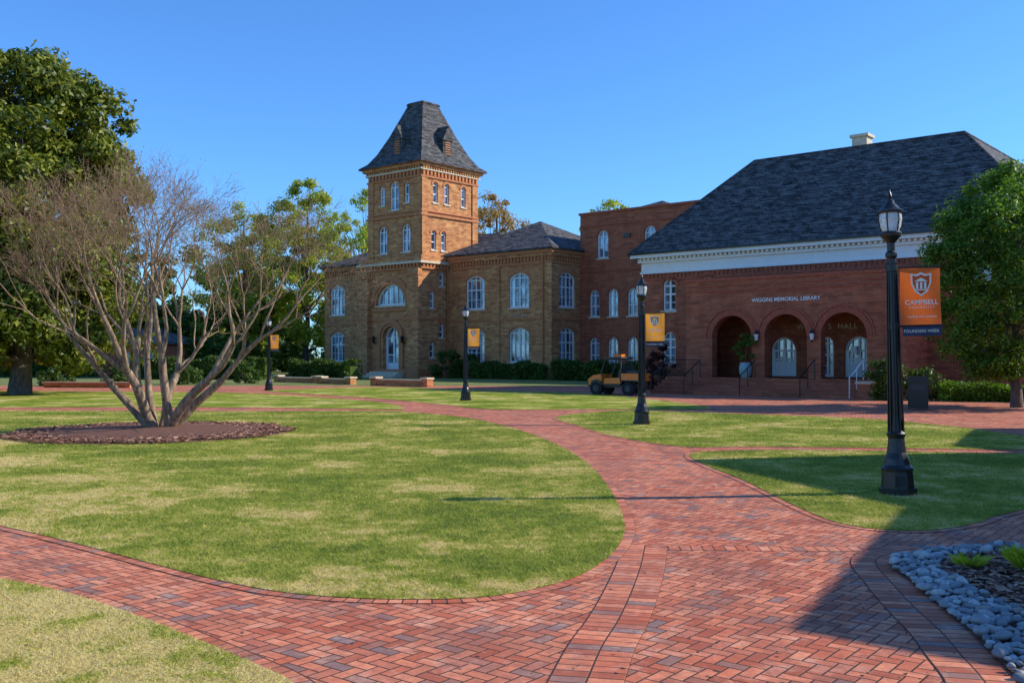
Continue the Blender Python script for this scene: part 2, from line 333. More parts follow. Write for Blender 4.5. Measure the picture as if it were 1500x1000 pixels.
S=MB(); K=30000; X=rng.uniform(2.4,7,K); Y=rng.uniform(3.8,9.4,K); k=inpoly(X,Y,BP)&~inpoly(X,Y,MP); X,Y=X[k],Y[k]
PL=np.zeros((0,3))
for x_,y_ in zip(X,Y):
    r=random.choice((.02,.024,.03,.036,.047))*random.uniform(.85,1.2)
    if len(PL)==0 or np.all((PL[:,0]-x_)**2+(PL[:,1]-y_)**2>((PL[:,2]+r)*.72)**2): PL=np.vstack([PL,[x_,y_,r]])
    if len(PL)>3000: break
for x_,y_,r in PL:
    V=IV.copy(); V+= .15*np.sin(V[:,[1,2,0]]*3+random.uniform(0,6)); V=V*np.array([r*random.uniform(.9,1.5),r*random.uniform(.7,1),r*random.uniform(.55,.8)])
    a=random.uniform(0,6.28); c,s=math.cos(a),math.sin(a); V=np.stack([V[:,0]*c-V[:,1]*s+x_,V[:,0]*s+V[:,1]*c+y_,V[:,2]+.03+r*random.uniform(.3,1.0)],1)
    b=len(S.v); S.v.extend(map(tuple,V)); S.f.extend(tuple(b+q for q in t) for t in IF); S.m.extend([0]*len(IF))
S.obj('river_rocks',[M_STONE],be,smooth=True)
def chips(parent,x0,x1,y0,y1,test,n,z,mat,name='mulch_chips',ls=(.02,.06),ws=(.006,.015)):
    X=rng.uniform(x0,x1,n); Y=rng.uniform(y0,y1,n); k=test(X,Y); X,Y=X[k],Y[k]; N=len(X); a=rng.uniform(0,6.28,N); l=rng.uniform(*ls,N); w=rng.uniform(*ws,N)
    V=np.zeros((N,4,3)); zz=z+rng.uniform(.0,.03,N) if name=='mulch_chips' else z+rng.uniform(.014,.02,N)
    for q,(sx,sy) in enumerate(((-1,-1),(1,-1),(1,1),(-1,1))):
        V[:,q,0]=X+np.cos(a)*l*sx-np.sin(a)*w*sy; V[:,q,1]=Y+np.sin(a)*l*sx+np.cos(a)*w*sy; V[:,q,2]=zz+rng.uniform(-.015,.015,N)*(1 if name=='mulch_chips' else .6)
    npmesh(name,V,4,[mat],parent)
m=NT('bark_chip'); r=m.n('ShaderNodeNewGeometry').outputs['Random Per Island']; m.col(m.ramp(r,[(0,(.06,.026,.016)),(.5,(.28,.11,.06)),(1,(.6,.36,.23))])); m.rough(.9); M_CHIP=m.mat
chips(be,3.3,7.3,5,9,lambda x,y:inpoly(x,y,MP),9000,.04,M_CHIP)
chips(None,-9,6,4,24,lambda x,y:np.abs(x)<y*.6,900,.02,M_CHIP,'fallen_leaves',(.008,.02),(.005,.012))
me_=MB(); me_.lathe(MUL[0],MUL[1],[(.02,3.2),(.06,2.9),(.11,1.5),(.15,.02)],48); ring=me_.obj('mulch_ring',[M_MULCH],smooth=True)
chips(ring,-12,-5,19,27,lambda x,y:np.hypot(x-MUL[0],y-MUL[1])<3.2+.12*np.sin(np.arctan2(y-MUL[1],x-MUL[0])*9),30000,.06,M_CHIP)
def tuft(name,cx,cy,n,h,spread,mat,z=.03,w=.004):
    a=rng.uniform(0,6.28,n); r=rng.uniform(0,.05,n); hh=rng.uniform(.5,1,n)*h; sp=rng.uniform(.2,1,n)*spread
    V=np.zeros((n,4,3)); bx=cx+np.cos(a)*r; by=cy+np.sin(a)*r; px,py=-np.sin(a)*w,np.cos(a)*w
    V[:,0]=np.stack([bx-px,by-py,np.full(n,z)],1);V[:,1]=np.stack([bx+px,by+py,np.full(n,z)],1)
    V[:,2]=np.stack([bx+np.cos(a)*sp*.5+px,by+np.sin(a)*sp*.5+py,z+hh*.75],1);V[:,3]=np.stack([bx+np.cos(a)*sp,by+np.sin(a)*sp,z+hh*.95],1)
    return npmesh(name,V,4,[mat])
tuft('ornamental_grass',4.25,8.2,260,.24,.2,M_SPR); tuft('ornamental_grass',3.85,8.35,120,.12,.16,M_SPR); tuft('ornamental_grass',4.9,8.5,200,.2,.2,M_SPR)
# ------------------------------------------------------------------ buildings
def arch_pts(s,t0,w,h,kind,n=12):
    rise={'round':w/2,'seg':w*.2,'rect':0}[kind]; P=[(s-w/2,t0),(s+w/2,t0)]
    if rise==0: return P+[(s+w/2,t0+h),(s-w/2,t0+h)]
    for k in range(n+1):
        a=math.pi*k/n
        if kind=='seg':
            R=(w*w/4+rise*rise)/(2*rise); x=w/2*math.cos(a); z=math.sqrt(max(R*R-x*x,0))-(R-rise)
            P.append((s+x,t0+h-rise+z))
        else: P.append((s+w/2*math.cos(a),t0+h-rise+rise*math.sin(a)))
    return P
def wall(mb,F,s0,s1,t0,t1,holes=(),m=0):
    loops=[[Vector((s0,t0,0)),Vector((s1,t0,0)),Vector((s1,t1,0)),Vector((s0,t1,0))]]
    for h in holes: loops.append([Vector((a,b,0)) for a,b in arch_pts(*h)])
    flat=[p for l in loops for p in l]; base=len(mb.v)
    mb.v.extend(F(p.x,p.y,0) for p in flat)
    for t in tessellate_polygon(loops): mb.f.append(tuple(base+i for i in t)); mb.m.append(m)
def reveal(mb,F,h,depth,m=0):
    P=arch_pts(*h)
    for i in range(len(P)):
        a,b=P[i],P[(i+1)%len(P)]; mb.face([F(*a,0),F(*b,0),F(*b,depth),F(*a,depth)],m)
def hood(mb,F,h,wd=.22,pr=.05,m=1,ext=.0):
    s,t0,w,hh,kind=h
    P=arch_pts(*h); Q=arch_pts(s,t0,w+2*wd,hh+wd,kind)
    if kind=='rect': mb.box(s-w/2-wd,s+w/2+wd,t0+hh,t0+hh+wd,-pr,0.0,m,F); return
    P=P[2:];Q=Q[2:]
    if ext: P=[(P[0][0],P[0][1]-ext)]+P+[(P[-1][0],P[-1][1]-ext)]; Q=[(Q[0][0],Q[0][1]-ext)]+Q+[(Q[-1][0],Q[-1][1]-ext)]
    for i in range(len(P)-1):
        a,b,c,d=P[i],P[i+1],Q[i+1],Q[i]
        mb.face([F(*a,-pr),F(*b,-pr),F(*c,-pr),F(*d,-pr)],m); mb.face([F(*d,-pr),F(*c,-pr),F(*c,.0),F(*d,.0)],m); mb.face([F(*a,-pr),F(*b,-pr),F(*b,.02),F(*a,.02)],m)
def window(mb,F,h,depth=.22,fw=.09,nv=1,nh=3,sill=True,hd=True,door=False):
    s,t0,w,hh,kind=h; reveal(mb,F,h,depth,0)
    P=arch_pts(*h); Q=arch_pts(s,t0+fw,w-2*fw,hh-2*fw,kind); n=len(P); d1=depth-.1
    for i in range(n):
        a,b=P[i],P[(i+1)%n]; c,d=Q[(i+1)%n],Q[i]
        mb.face([F(*a,d1),F(*b,d1),F(*c,d1),F(*d,d1)],2); mb.face([F(*d,d1),F(*c,d1),F(*c,depth),F(*d,depth)],2)
    mb.face([F(*q,depth-.01) for q in Q],3)
    rise={'round':w/2,'seg':w*.2,'rect':0}[kind]
    def top(x):
        dx=abs(x-s)
        return t0+hh-rise+(math.sqrt(max(0,1-(dx/(w/2))**2))*rise) - fw
    for k in range(1,nv+1):
        x=s-w/2+w*k/(nv+1); mw=.055 if (nv>1 and k==(nv+1)//2) or nv==1 else .03
        mb.box(x-mw,x+mw,t0+fw,top(x),d1+.02,depth-.02,2,F)
    sp=t0+hh-rise
    for k in range(1,nh+1):
        z=t0+(sp-t0)*k/(nh if kind!='rect' else nh+1); th=.045 if k in(nh,) or k==(nh+1)//2 else .022
        mb.box(s-w/2+fw,s+w/2-fw,z-th,z+th,d1+.023,depth-.023,2,F)
    if door:
        mb.box(s-w/2+fw,s+w/2-fw,t0+fw,t0+.75,d1+.03,depth-.012,2,F)
        mb.box(s-.09,s+.09,t0+fw,sp,d1+.01,depth-.014,2,F)
        for q in(-1,1): mb.box(s+q*(w/2-fw)-.09,s+q*(w/2-fw)+.09,t0+fw,sp,d1+.012,depth-.016,2,F)
    if sill: mb.box(s-w/2-.1,s+w/2+.1,t0-.12,t0-.005,-.08,.1,5,F)
    if hd: hood(mb,F,h)
def corbels(mb,F,s0,s1,t0,t1,pr,step,m=1,fr=.5):
    n=max(1,int((s1-s0)/step)); st=(s1-s0)/n
    for k in range(n):
        a=s0+st*(k+.5-fr/2); mb.box(a,a+st*fr,t0,t1,-pr,0.0,m,F)
BM=lambda b: [b,M_KD,M_WHITE,M_GLASS,M_ROOF,M_TAN,M_BLACK]
hall=empty('university_hall',(-7.66,84,0),-TH); B=MB()
Fr=lambda b:(lambda s,t,d:(s,b+d,t)); Rt=lambda a:(lambda s,t,d:(a-d,s,t)); Lf=lambda a:(lambda s,t,d:(a+d,s,t)); Bk=lambda b:(lambda s,t,d:(s,b-d,t))
def tower():
    f=Fr(0); zt0,zt1=10.3,18.1
    hs=[(-4.85,14.95,.62,1.8,'round'),(-3.3,14.45,1.1,2.5,'round'),(-1.75,14.95,.62,1.8,'round'),(-4.75,10.75,1.05,2.4,'round'),(-1.85,10.75,1.05,2.4,'round')]
    wall(B,f,-6.6,0,zt0,zt1,hs)
    for h in hs: window(B,f,h,nh=2,fw=.1,nv=1 if h[2]>.8 else 0)
    f=Rt(0); hs=[(1.7,14.95,.6,1.8,'round'),(3.1,14.95,.6,1.8,'round'),(5.2,14.95,.6,1.8,'round'),(1.5,10.9,.6,1.7,'round'),(2.7,10.9,.6,1.7,'round')]
    wall(B,f,0,7,zt0,zt1,hs)
    for h in hs: window(B,f,h,nh=2,nv=0,fw=.08)
    wall(B,Lf(-6.6),0,7,zt0,zt1); wall(B,Bk(7),-6.6,0,zt0,zt1)
    for F,s0,s1 in((Fr(0),-6.6,0),(Rt(0),0,7),(Lf(-6.6),0,7)):
        B.box(s0+.003,s0+.7,10.3,17.0,-.1,-.002,0,F); B.box(s1-.7,s1-.003,10.3,17.0,-.1,-.002,0,F)
        B.box(s0-.15,s1+.15,13.75,13.95,-.16,.0,1,F); B.box(s0-.12,s1+.12,14.1,14.2,-.13,.0,1,F)
        B.box(s0-.12,s1+.12,17.0,17.15,-.14,0,1,F); corbels(B,F,s0,s1,17.15,17.6,.16,.42,1,.5)
        B.box(s0-.2,s1+.2,17.6,17.75,-.22,0,5,F); corbels(B,F,s0-.1,s1+.1,17.75,17.95,.3,.3,0,.55); B.box(s0-.38,s1+.38,17.95,18.2,-.4,0,0,F)
    cx,cy=-3.3,3.5; pr=[(18.2,3.95,4.15),(18.35,3.95,4.15),(18.75,3.4,3.6),(19.6,2.85,3.0),(21.2,2.1,2.2),(24.0,.98,1.02),(24.15,1.05,1.1),(24.3,.9,.95)]
    for (z0,a0,b0),(z1,a1,b1) in zip(pr,pr[1:]):
        A=[(cx-a0,cy-b0,z0),(cx+a0,cy-b0,z0),(cx+a0,cy+b0,z0),(cx-a0,cy+b0,z0)]; C=[(cx-a1,cy-b1,z1),(cx+a1,cy-b1,z1),(cx+a1,cy+b1,z1),(cx-a1,cy+b1,z1)]
        for k in range(4): B.face([A[k],A[(k+1)%4],C[(k+1)%4],C[k]],4)
    B.face(C,4); B.face([(cx-3.95,cy-4.15,18.2),(cx+3.95,cy-4.15,18.2),(cx+3.95,cy+4.15,18.2),(cx-3.95,cy+4.15,18.2)],1)
    for F,sc_ in((Fr(cy-3.15),cx),(Rt(cx+3.0),cy),(Lf(cx-3.0),cy),(Bk(cy+3.15),cx)):
        w=.55
        B.box(sc_-w,sc_+w,18.9,20.7,0,2.0,4,F)
        B.face([F(sc_-w-.12,20.6,-.1),F(sc_+w+.12,20.6,-.1),F(sc_,21.9,-.1)],4)
        B.face([F(sc_-w-.12,20.6,-.1),F(sc_,21.9,-.1),F(sc_,21.9,1.9),F(sc_-w-.12,20.6,1.9)],4)
        B.face([F(sc_+w+.12,20.6,-.1),F(sc_,21.9,-.1),F(sc_,21.9,1.9),F(sc_+w+.12,20.6,1.9)],4)
        P=arch_pts(sc_,19.2,.62,1.75,'round'); B.face([F(*p,-.03) for p in P],1)
        for k in range(7): B.box(sc_-.27,sc_+.27,19.3+k*.2,19.38+k*.2,-.07,-.035,4,F)
    f=Fr(-.4); hs=[(-3.35,6.2,3.7,1.85,'round'),(-3.35,0.5,2.0,3.9,'round')]
    wall(B,f,-7.05,.35,0,9.7,hs)
    window(B,f,hs[0],nv=5,nh=0,fw=.14,depth=.35); window(B,f,hs[1],nv=1,nh=2,fw=.14,depth=.5,sill=False,door=True)
    hood(B,f,(-3.35,6.2,4.2,2.1,'round'),.45,.12,1); hood(B,f,(-3.35,.5,2.5,4.15,'round'),.4,.14,1,ext=3.0)
    B.box(-5.6,-1.1,5.7,5.9,-.12,0,1,f)
    for a in(-5.15,-1.55): B.box(a-.06,a+.06,2.95,3.05,-.4,0,6,f); B.frustum(a,-.75,2.95,3.4,.1,.16,6,6); B.frustum(a,-.75,3.4,3.6,.2,.04,6,6)
    f=Rt(.35); hs=[(.95,5.9,.55,1.5,'round'),(.95,1.7,.55,1.4,'round'),(2.1,7.8,.55,1.3,'round'),(2.1,3.4,.55,1.3,'round')]
    wall(B,f,-.4,7,0,9.7,hs)
    for h in hs: window(B,f,h,nv=0,nh=2,fw=.07)
    wall(B,Lf(-7.05),-.4,7,0,9.7)
    for F,s0,s1 in((Fr(-.4),-7.05,.35),(Rt(.35),-.4,2.84),(Lf(-7.05),-.4,2.84)):
        B.box(s0-.2,s1+.2,9.2,9.35,-.2,0,1,F); corbels(B,F,s0,s1,9.35,9.65,.22,.4,1,.5); B.box(s0-.35,s1+.35,9.65,9.85,-.36,.0,5,F); B.box(s0-.25,s1+.25,9.85,10.3,-.2,.6,0,F)
        B.box(s0-.1,s1+.1,4.9,5.1,-.1,0,1,F); B.box(s0-.15,s1+.15,0,.7,-.15,0,1,F)
    for a in((-7.2,-5.85),(-.85,.5)):
        B.box(a[0],a[1],-.85,-.402,0,9.2,0); B.box(a[0]-.06,a[1]+.06,-.95,-.4,8.6,8.85,1); B.box(a[0]-.06,a[1]+.06,-.95,-.4,0,.8,1); B.box(a[0]-.05,a[1]+.05,-.93,-.4,4.9,5.1,1)
    for k in range(3): B.box(-5.2,-1.5,-1.2-.35*k,-1.2-.35*(k-1)+(-.001 if k else .44),0,.5-.16*k,5)
tower()
def hiproof(mb,a0,a1,b0,b1,z,h,over=.5,m=4,hipdepth=None):
    a0-=over;a1+=over;b0-=over;b1+=over; D=hipdepth or min((b1-b0)/2,(a1-a0)/2); cb=(b0+b1)/2
    E=[(a0,b0,z),(a1,b0,z),(a1,b1,z),(a0,b1,z)]; r0=(a0+D,cb,z+h); r1=(a1-D,cb,z+h)
    mb.face([E[0],E[1],r1,r0],m); mb.face([E[1],E[2],r1],m); mb.face([E[2],E[3],r0,r1],m); mb.face([E[3],E[0],r0],m)
    mb.box(a0,a1,b0,b1,z-.14,z-.004,m)
def wing(a0,a1,wx,wsx):
    f=Fr(2.84); hs=[]
    for x in wx: hs+= [(x,5.75,2.1,2.85,'seg'),(x,1.3,2.1,2.85,'seg')]
    wall(B,f,a0,a1,0,10.3,hs)
    for h in hs: window(B,f,h,nv=3,nh=3,fw=.12)
    F=Rt(a1); hs=[]
    for x in wsx: hs+= [(x,5.75,2.1,2.85,'seg'),(x,1.3,2.1,2.85,'seg')]
    wall(B,F,2.84,14.2,0,10.3,hs)
    for h in hs: window(B,F,h,nv=3,nh=3,fw=.12)
    wall(B,Lf(a0),2.84,14.2,0,10.3)
    for F,s0,s1 in((f,a0,a1),(F,2.84,14.2)):
        B.box(s0-.08,s1+.08,0,.9,-.1,0,1,F); B.box(s0,s1+.05,4.75,4.95,-.08,0,1,F); B.box(s0,s1+.1,9.2,9.35,-.1,0,1,F)
        corbels(B,F,s0,s1,9.45,9.8,.12,.35,1,.5); B.box(s0,s1+.2,9.8,10.05,-.2,0,0,F); B.box(s0,s1+.3,10.05,10.3,-.32,0,1,F)
        B.box(s1-.7,s1+.10,.9,9.2,-.1,-.002,0,F)
        if F is f:
            for x in (wx[0]+wx[-1])/2,: B.box(x-.4,x+.4,.9,9.2,-.1,-.002,0,F)
            B.box(s0+.01,s0+.7,.9,9.2,-.1,-.002,0,F)
wing(.4,11.7,(3.57,8.37),(4.95,9.0))
WL=-16.2
f=Fr(2.84); hs=[(x,z,2.1,2.85,'seg') for x in(-14.3,-10.0) for z in(5.75,1.3)]
wall(B,f,WL,-7.1,0,10.3,hs)
for h in hs: window(B,f,h,nv=3,nh=3,fw=.12)
wall(B,Lf(WL),2.84,14.2,0,10.3); B.box(WL,-7.1,2.74,2.839,0,.9,1); B.box(WL,-7.1,2.6,2.839,9.9,10.3,1); B.box(WL,-7.1,2.76,2.838,4.75,4.95,1)
corbels(B,f,WL,-7.1,9.45,9.8,.12,.35,1,.5)
hiproof(B,.4,11.7,2.84,14.2,10.45,3.1); hiproof(B,WL,-7.1,2.84,14.2,10.45,2.6)
B.box(-7.1,.4,7,14,0,10.3,0); hiproof(B,-9,3,7.2,14,10.9,2.4)
B.box(13,17,12,16,10,14.0,5); hiproof(B,13,17,12,16,14.1,1.0)
B.box(12.2,12.6,16.5,19.5,11,13.2,1)
for a in(.55,11.0): B.tube([Vector((a,2.66,0)),Vector((a,2.66,9.9))],[.06,.06],6,1)
B.obj('hall_structure',BM(M_KB),hall)
mid=empty('brick_hall',(5.59,81.5,0),-TH); B=MB(); f=Fr(0)
hs=[(x,z,.95,h,'round') for x in(1.43,3.24,5.1,6.9,8.8,10.6) for z,h in((5.0,2.2),(.95,2.4))]+[(2.24,9.7,1.05,2.25,'round'),(6.7,9.7,1.05,2.25,'round'),(10.8,9.7,1.05,2.25,'round')]
wall(B,f,0,26,0,13.3,hs)
for h in hs: window(B,f,h,nv=1,nh=2,fw=.1)
wall(B,Lf(0),0,16,0,13.3); wall(B,Rt(26),0,16,0,13.3); B.box(0,26,.02,16,13.2,13.28,4)
B.box(-.1,26.1,-.12,.35,13.3,13.48,1)
B.box(-.12,.3,.352,16,13.3,13.48,1); B.box(0,26,-.07,-.001,8.6,8.8,1); B.box(0,26,-.07,-.001,12.3,12.45,1); B.box(0,26,-.09,-.001,0,.7,1)
B.box(4.3,4.9,-.12,-.002,11.2,11.5,6)
B.obj('hall_structure',[M_KR,M_RD,M_WHITE,M_GLASS,M_ROOF,M_TAN,M_BLACK],mid)
# ---- library
lib=empty('library_building',(7.28,55.3,0),-TH); B=MB(); f=Fr(0); W=20.1
win=[(1.68,4.3,.82,1.75,'round'),(1.68,1.4,.82,1.75,'round'),(4.0,4.3,.82,1.75,'round'),(3.9,1.4,.82,1.75,'round'),(17.6,4.3,.82,1.75,'round'),(17.6,1.4,.82,1.75,'round')]
doors=[(8.3,.82,1.35,1.95,'round'),(12.1,.82,1.35,1.95,'round'),(10.55,.82,.7,1.95,'round')]
wall(B,f,0,W,0,6.5,win+doors)
for h in win: window(B,f,h,nv=1,nh=3,fw=.08)
for h in doors: window(B,f,h,nv=1 if h[2]<1 else 3,nh=3,fw=.1,sill=False,door=h[2]>1)
wall(B,Rt(W),0,22,0,6.5); wall(B,Lf(0),0,9,0,6.5)
for F,s0,s1 in((f,0,W),(Rt(W),0,22),(Lf(0),0,9)):
    B.box(s0-.06,s1+.06,6.35,7.0,-.07,.1,2,F); B.box(s0-.12,s1+.12,6.35,6.45,-.13,.1,2,F); B.box(s0-.2,s1+.2,6.95,7.08,-.22,.1,2,F)
    corbels(B,F,s0-.1,s1+.1,7.08,7.2,.34,.26,2,.5); B.box(s0-.5,s1+.5,7.2,7.38,-.52,.1,2,F); B.box(s0-.1,s1+.1,7.05,7.2,-.12,.1,2,F)
    B.box(s0-.62,s1+.62,7.38,7.48,-.64,.1,6,F); B.box(s0-.03,s1+.03,5.95,6.1,-.05,0,1,F); corbels(B,F,s0,s1,6.1,6.32,.06,.25,1,.5)
z0=7.45; e=.62; D=5.1; H=5.3
A=(-e,-e,z0); Bp=(W+e,-e,z0); r0=(D-e,D-e,z0+H); r1=(W+e-D,D-e,z0+H); r2=(W+e-D,24,z0+H)
B.face([A,Bp,r1,r0],4); B.face([A,r0,(-e,2*D-e,z0)],4); B.face([r0,r1,(W+e-2*D,2*D-e,z0),(-e,2*D-e,z0)],4)
B.face([Bp,(W+e,24,z0),r2,r1],4); B.face([r1,r2,(W+e-2*D,24,z0),(W+e-2*D,2*D-e,z0)],4)
for a,b_ in((r0,r1),(r1,r2),(A,r0),(Bp,r1)):
    B.tube([Vector(a),Vector(b_)],[.07,.07],6,4)
B.box(9.6,10.4,5.6,6.4,12,13.5,5); B.box(9.5,10.5,5.5,6.5,13.5,13.65,5); B.box(9.75,10.25,5.75,6.25,13.651,13.7,6)
for a,b_,z in((3.5,3.2,11.2),(13.0,2.0,10.05)): B.frustum(a,b_,z-.6,z+.15,.06,.06,8,6)
pa0,pa1,pb=4.8,15.3,-3.53; f=Fr(pb); ar=[(pa0+2.5,.8,2.1,2.97,'round'),(pa0+5.25,.8,2.1,2.97,'round'),(pa0+8.0,.8,2.1,2.97,'round')]
wall(B,f,pa0,pa1,0,5.45,ar)
for h in ar: reveal(B,f,h,.5); hood(B,f,h,.26,.03,1); hood(B,f,(h[0],h[1],2.72,3.28,'round'),.08,.05,1)
wall(B,Fr(pb+.5),pa0+.5,pa1-.5,.8,5.0,ar); wall(B,Rt(pa1),pb,0,0,5.45,[]); wall(B,Lf(pa0),pb,0,0,5.45); B.box(pa0+.01,pa1-.01,pb+.01,-.01,4.6,5.2,1)
B.box(pa0-.05,pa1+.05,pb-.06,-.002,5.45,5.6,1); B.box(pa0-.02,pa1+.02,pb-.04,pb-.002,4.95,5.05,1); B.box(pa0-.02,pa1+.02,pb-.04,pb-.002,5.2,5.27,1)
B.box(pa0+2,pa0+8.4,pb-.02,pb-.002,4.85,4.9,1)
B.box(pa0-.9,pa1+.2,pb-.5,-.01,0,.8,0)
for k in range(4): B.box(pa0-.9,pa0+9.4,pb-.5-.34*(k+1),pb-.5-.34*k-.002,0,.8-.16*(k+1),0); B.box(pa0-.92,pa0+9.42,pb-.5-.34*(k+1)-.02,pb-.5-.34*k-.003,.8-.16*(k+1),.8-.16*(k+1)+.03,1)
B.box(pa0+9.42,pa0+10.1,pb-2.1,pb-.503,0,.65,0); B.box(pa0+9.36,pa0+10.16,pb-2.16,pb-.503,.65,.75,5)
for a in(pa0+3.88,pa0+6.62):
    B.box(a-.03,a+.03,pb-.2,pb-.002,2.95,3.0,6); B.frustum(a,pb-.2,2.55,2.85,.07,.11,6,2); B.frustum(a,pb-.2,2.85,3.02,.14,.03,6,6); B.frustum(a,pb-.2,2.45,2.55,.02,.08,6,6)
def rail(x,m=6):
    p=[Vector((x,pb-.55,.8)),Vector((x,pb-.55,1.65)),Vector((x,pb-1.9,.98)),Vector((x,pb-2.1,.93)),Vector((x,pb-2.1,0))]
    B.tube(p,[.025]*5,6,m); B.tube([Vector((x,pb-1.3,.4)),Vector((x,pb-1.3,1.25))],[.02,.02],6,m)
for x in(pa0-.7,pa0+1.1,pa0+4.0,pa0+6.9): rail(x)
rail(pa0+9.1,2)
for x in np.arange(pa0-.85,pa0+.9,.14): B.tube([Vector((x,pb-.45,.8)),Vector((x,pb-.45,1.65))],[.009,.009],4,6)
B.tube([Vector((pa0-.85,pb-.45,1.65)),Vector((pa0+.9,pb-.45,1.65))],[.02,.02],5,6)
B.box(pa0+6.95,pa0+7.25,-.05,-.02,1.9,2.3,2)
B.obj('library_structure',[M_WR,M_RD,M_WHITE,M_GLASS,M_ROOF,M_TAN,M_BLACK],lib)
def text(name,s,size,loc,rot,mat,parent,ext=.006,font_sp=1.0,bold=0):
    c=bpy.data.curves.new(name,'FONT'); c.body=s; c.size=size; c.extrude=ext; c.align_x='CENTER'; c.align_y='CENTER'; c.space_character=font_sp; c.offset=bold
    c.materials.append(mat); o=bpy.data.objects.new(name,c); o.location=loc; o.rotation_euler=rot; return link(o,parent)
text('library_lettering','WIGGINS MEMORIAL LIBRARY',.25,(pa0+5.25,pb-.02,4.45),(math.pi/2,0,0),M_WHITE,lib,.01,1.0,.004)
text('hall_lettering','WIGGINS  HALL',.38,(10.55,-.03,3.25),(math.pi/2,0,0),M_CREAM,lib,.01,1.15)
text('hall_name_lettering','KIVETT HALL',.32,(8.4,2.80,5.1),(math.pi/2,0,0),M_TAN,hall,.01,1.1)
# ---- neighbouring hall off to the right (casts the long shade on the lawn)
nb=empty('neighbouring_hall',(-.25,-.05,0)); B=MB(); fp=[(11.23,7.5),(14.0,12.7),(12.4,18.1),(18.8,19.6),(18.1,20.7),(20.9,25.7),(38,25.7),(38,-10),(20.4,-.3)]
for i in range(len(fp)):
    a,b=Vector((*fp[i],0)),Vector((*fp[(i+1)%len(fp)],0)); L=(b-a).length; t=(b-a)/L; nn=Vector((t.y,-t.x,0))
    F=(lambda a,t,nn:(lambda s,tt,d:tuple(a+t*s+nn*d+Vector((0,0,tt)))))(a,t,nn)
    k=int(L/2.6); hs=[(L*(q+.5)/k,z,1.0,1.7,'rect') for q in range(k) for z in(1.0,3.6)] if k>0 else []
    wall(B,F,0,L,0,6,hs)
    for h in hs: window(B,F,h,nv=1,nh=2,hd=False)
B.face([(*p,5.98) for p in fp],4); B.obj('hall_structure',[M_WR,M_RD,M_WHITE,M_GLASS,M_ROOF,M_TAN,M_BLACK],nb)
# ---- small brick outbuilding at the far left
ob=empty('brick_outbuilding',(-37.5,88,0),-.35); B=MB(); hs=[(1.2,1.0,1.0,1.4,'rect'),(4.0,.1,1.1,2.1,'rect'),(6.6,1.0,1.0,1.4,'rect')]
f=Fr(0); wall(B,f,0,8,0,2.9,hs)
for h in hs: window(B,f,h,nv=1,nh=1,hd=False,sill=False)
wall(B,Rt(8),0,5,0,2.9); wall(B,Lf(0),0,5,0,2.9); hiproof(B,0,8,0,5,3.0,1.3,.4); B.obj('outbuilding_structure',[M_KR,M_RD,M_WHITE,M_GLASS,M_ROOF,M_TAN,M_BLACK],ob)
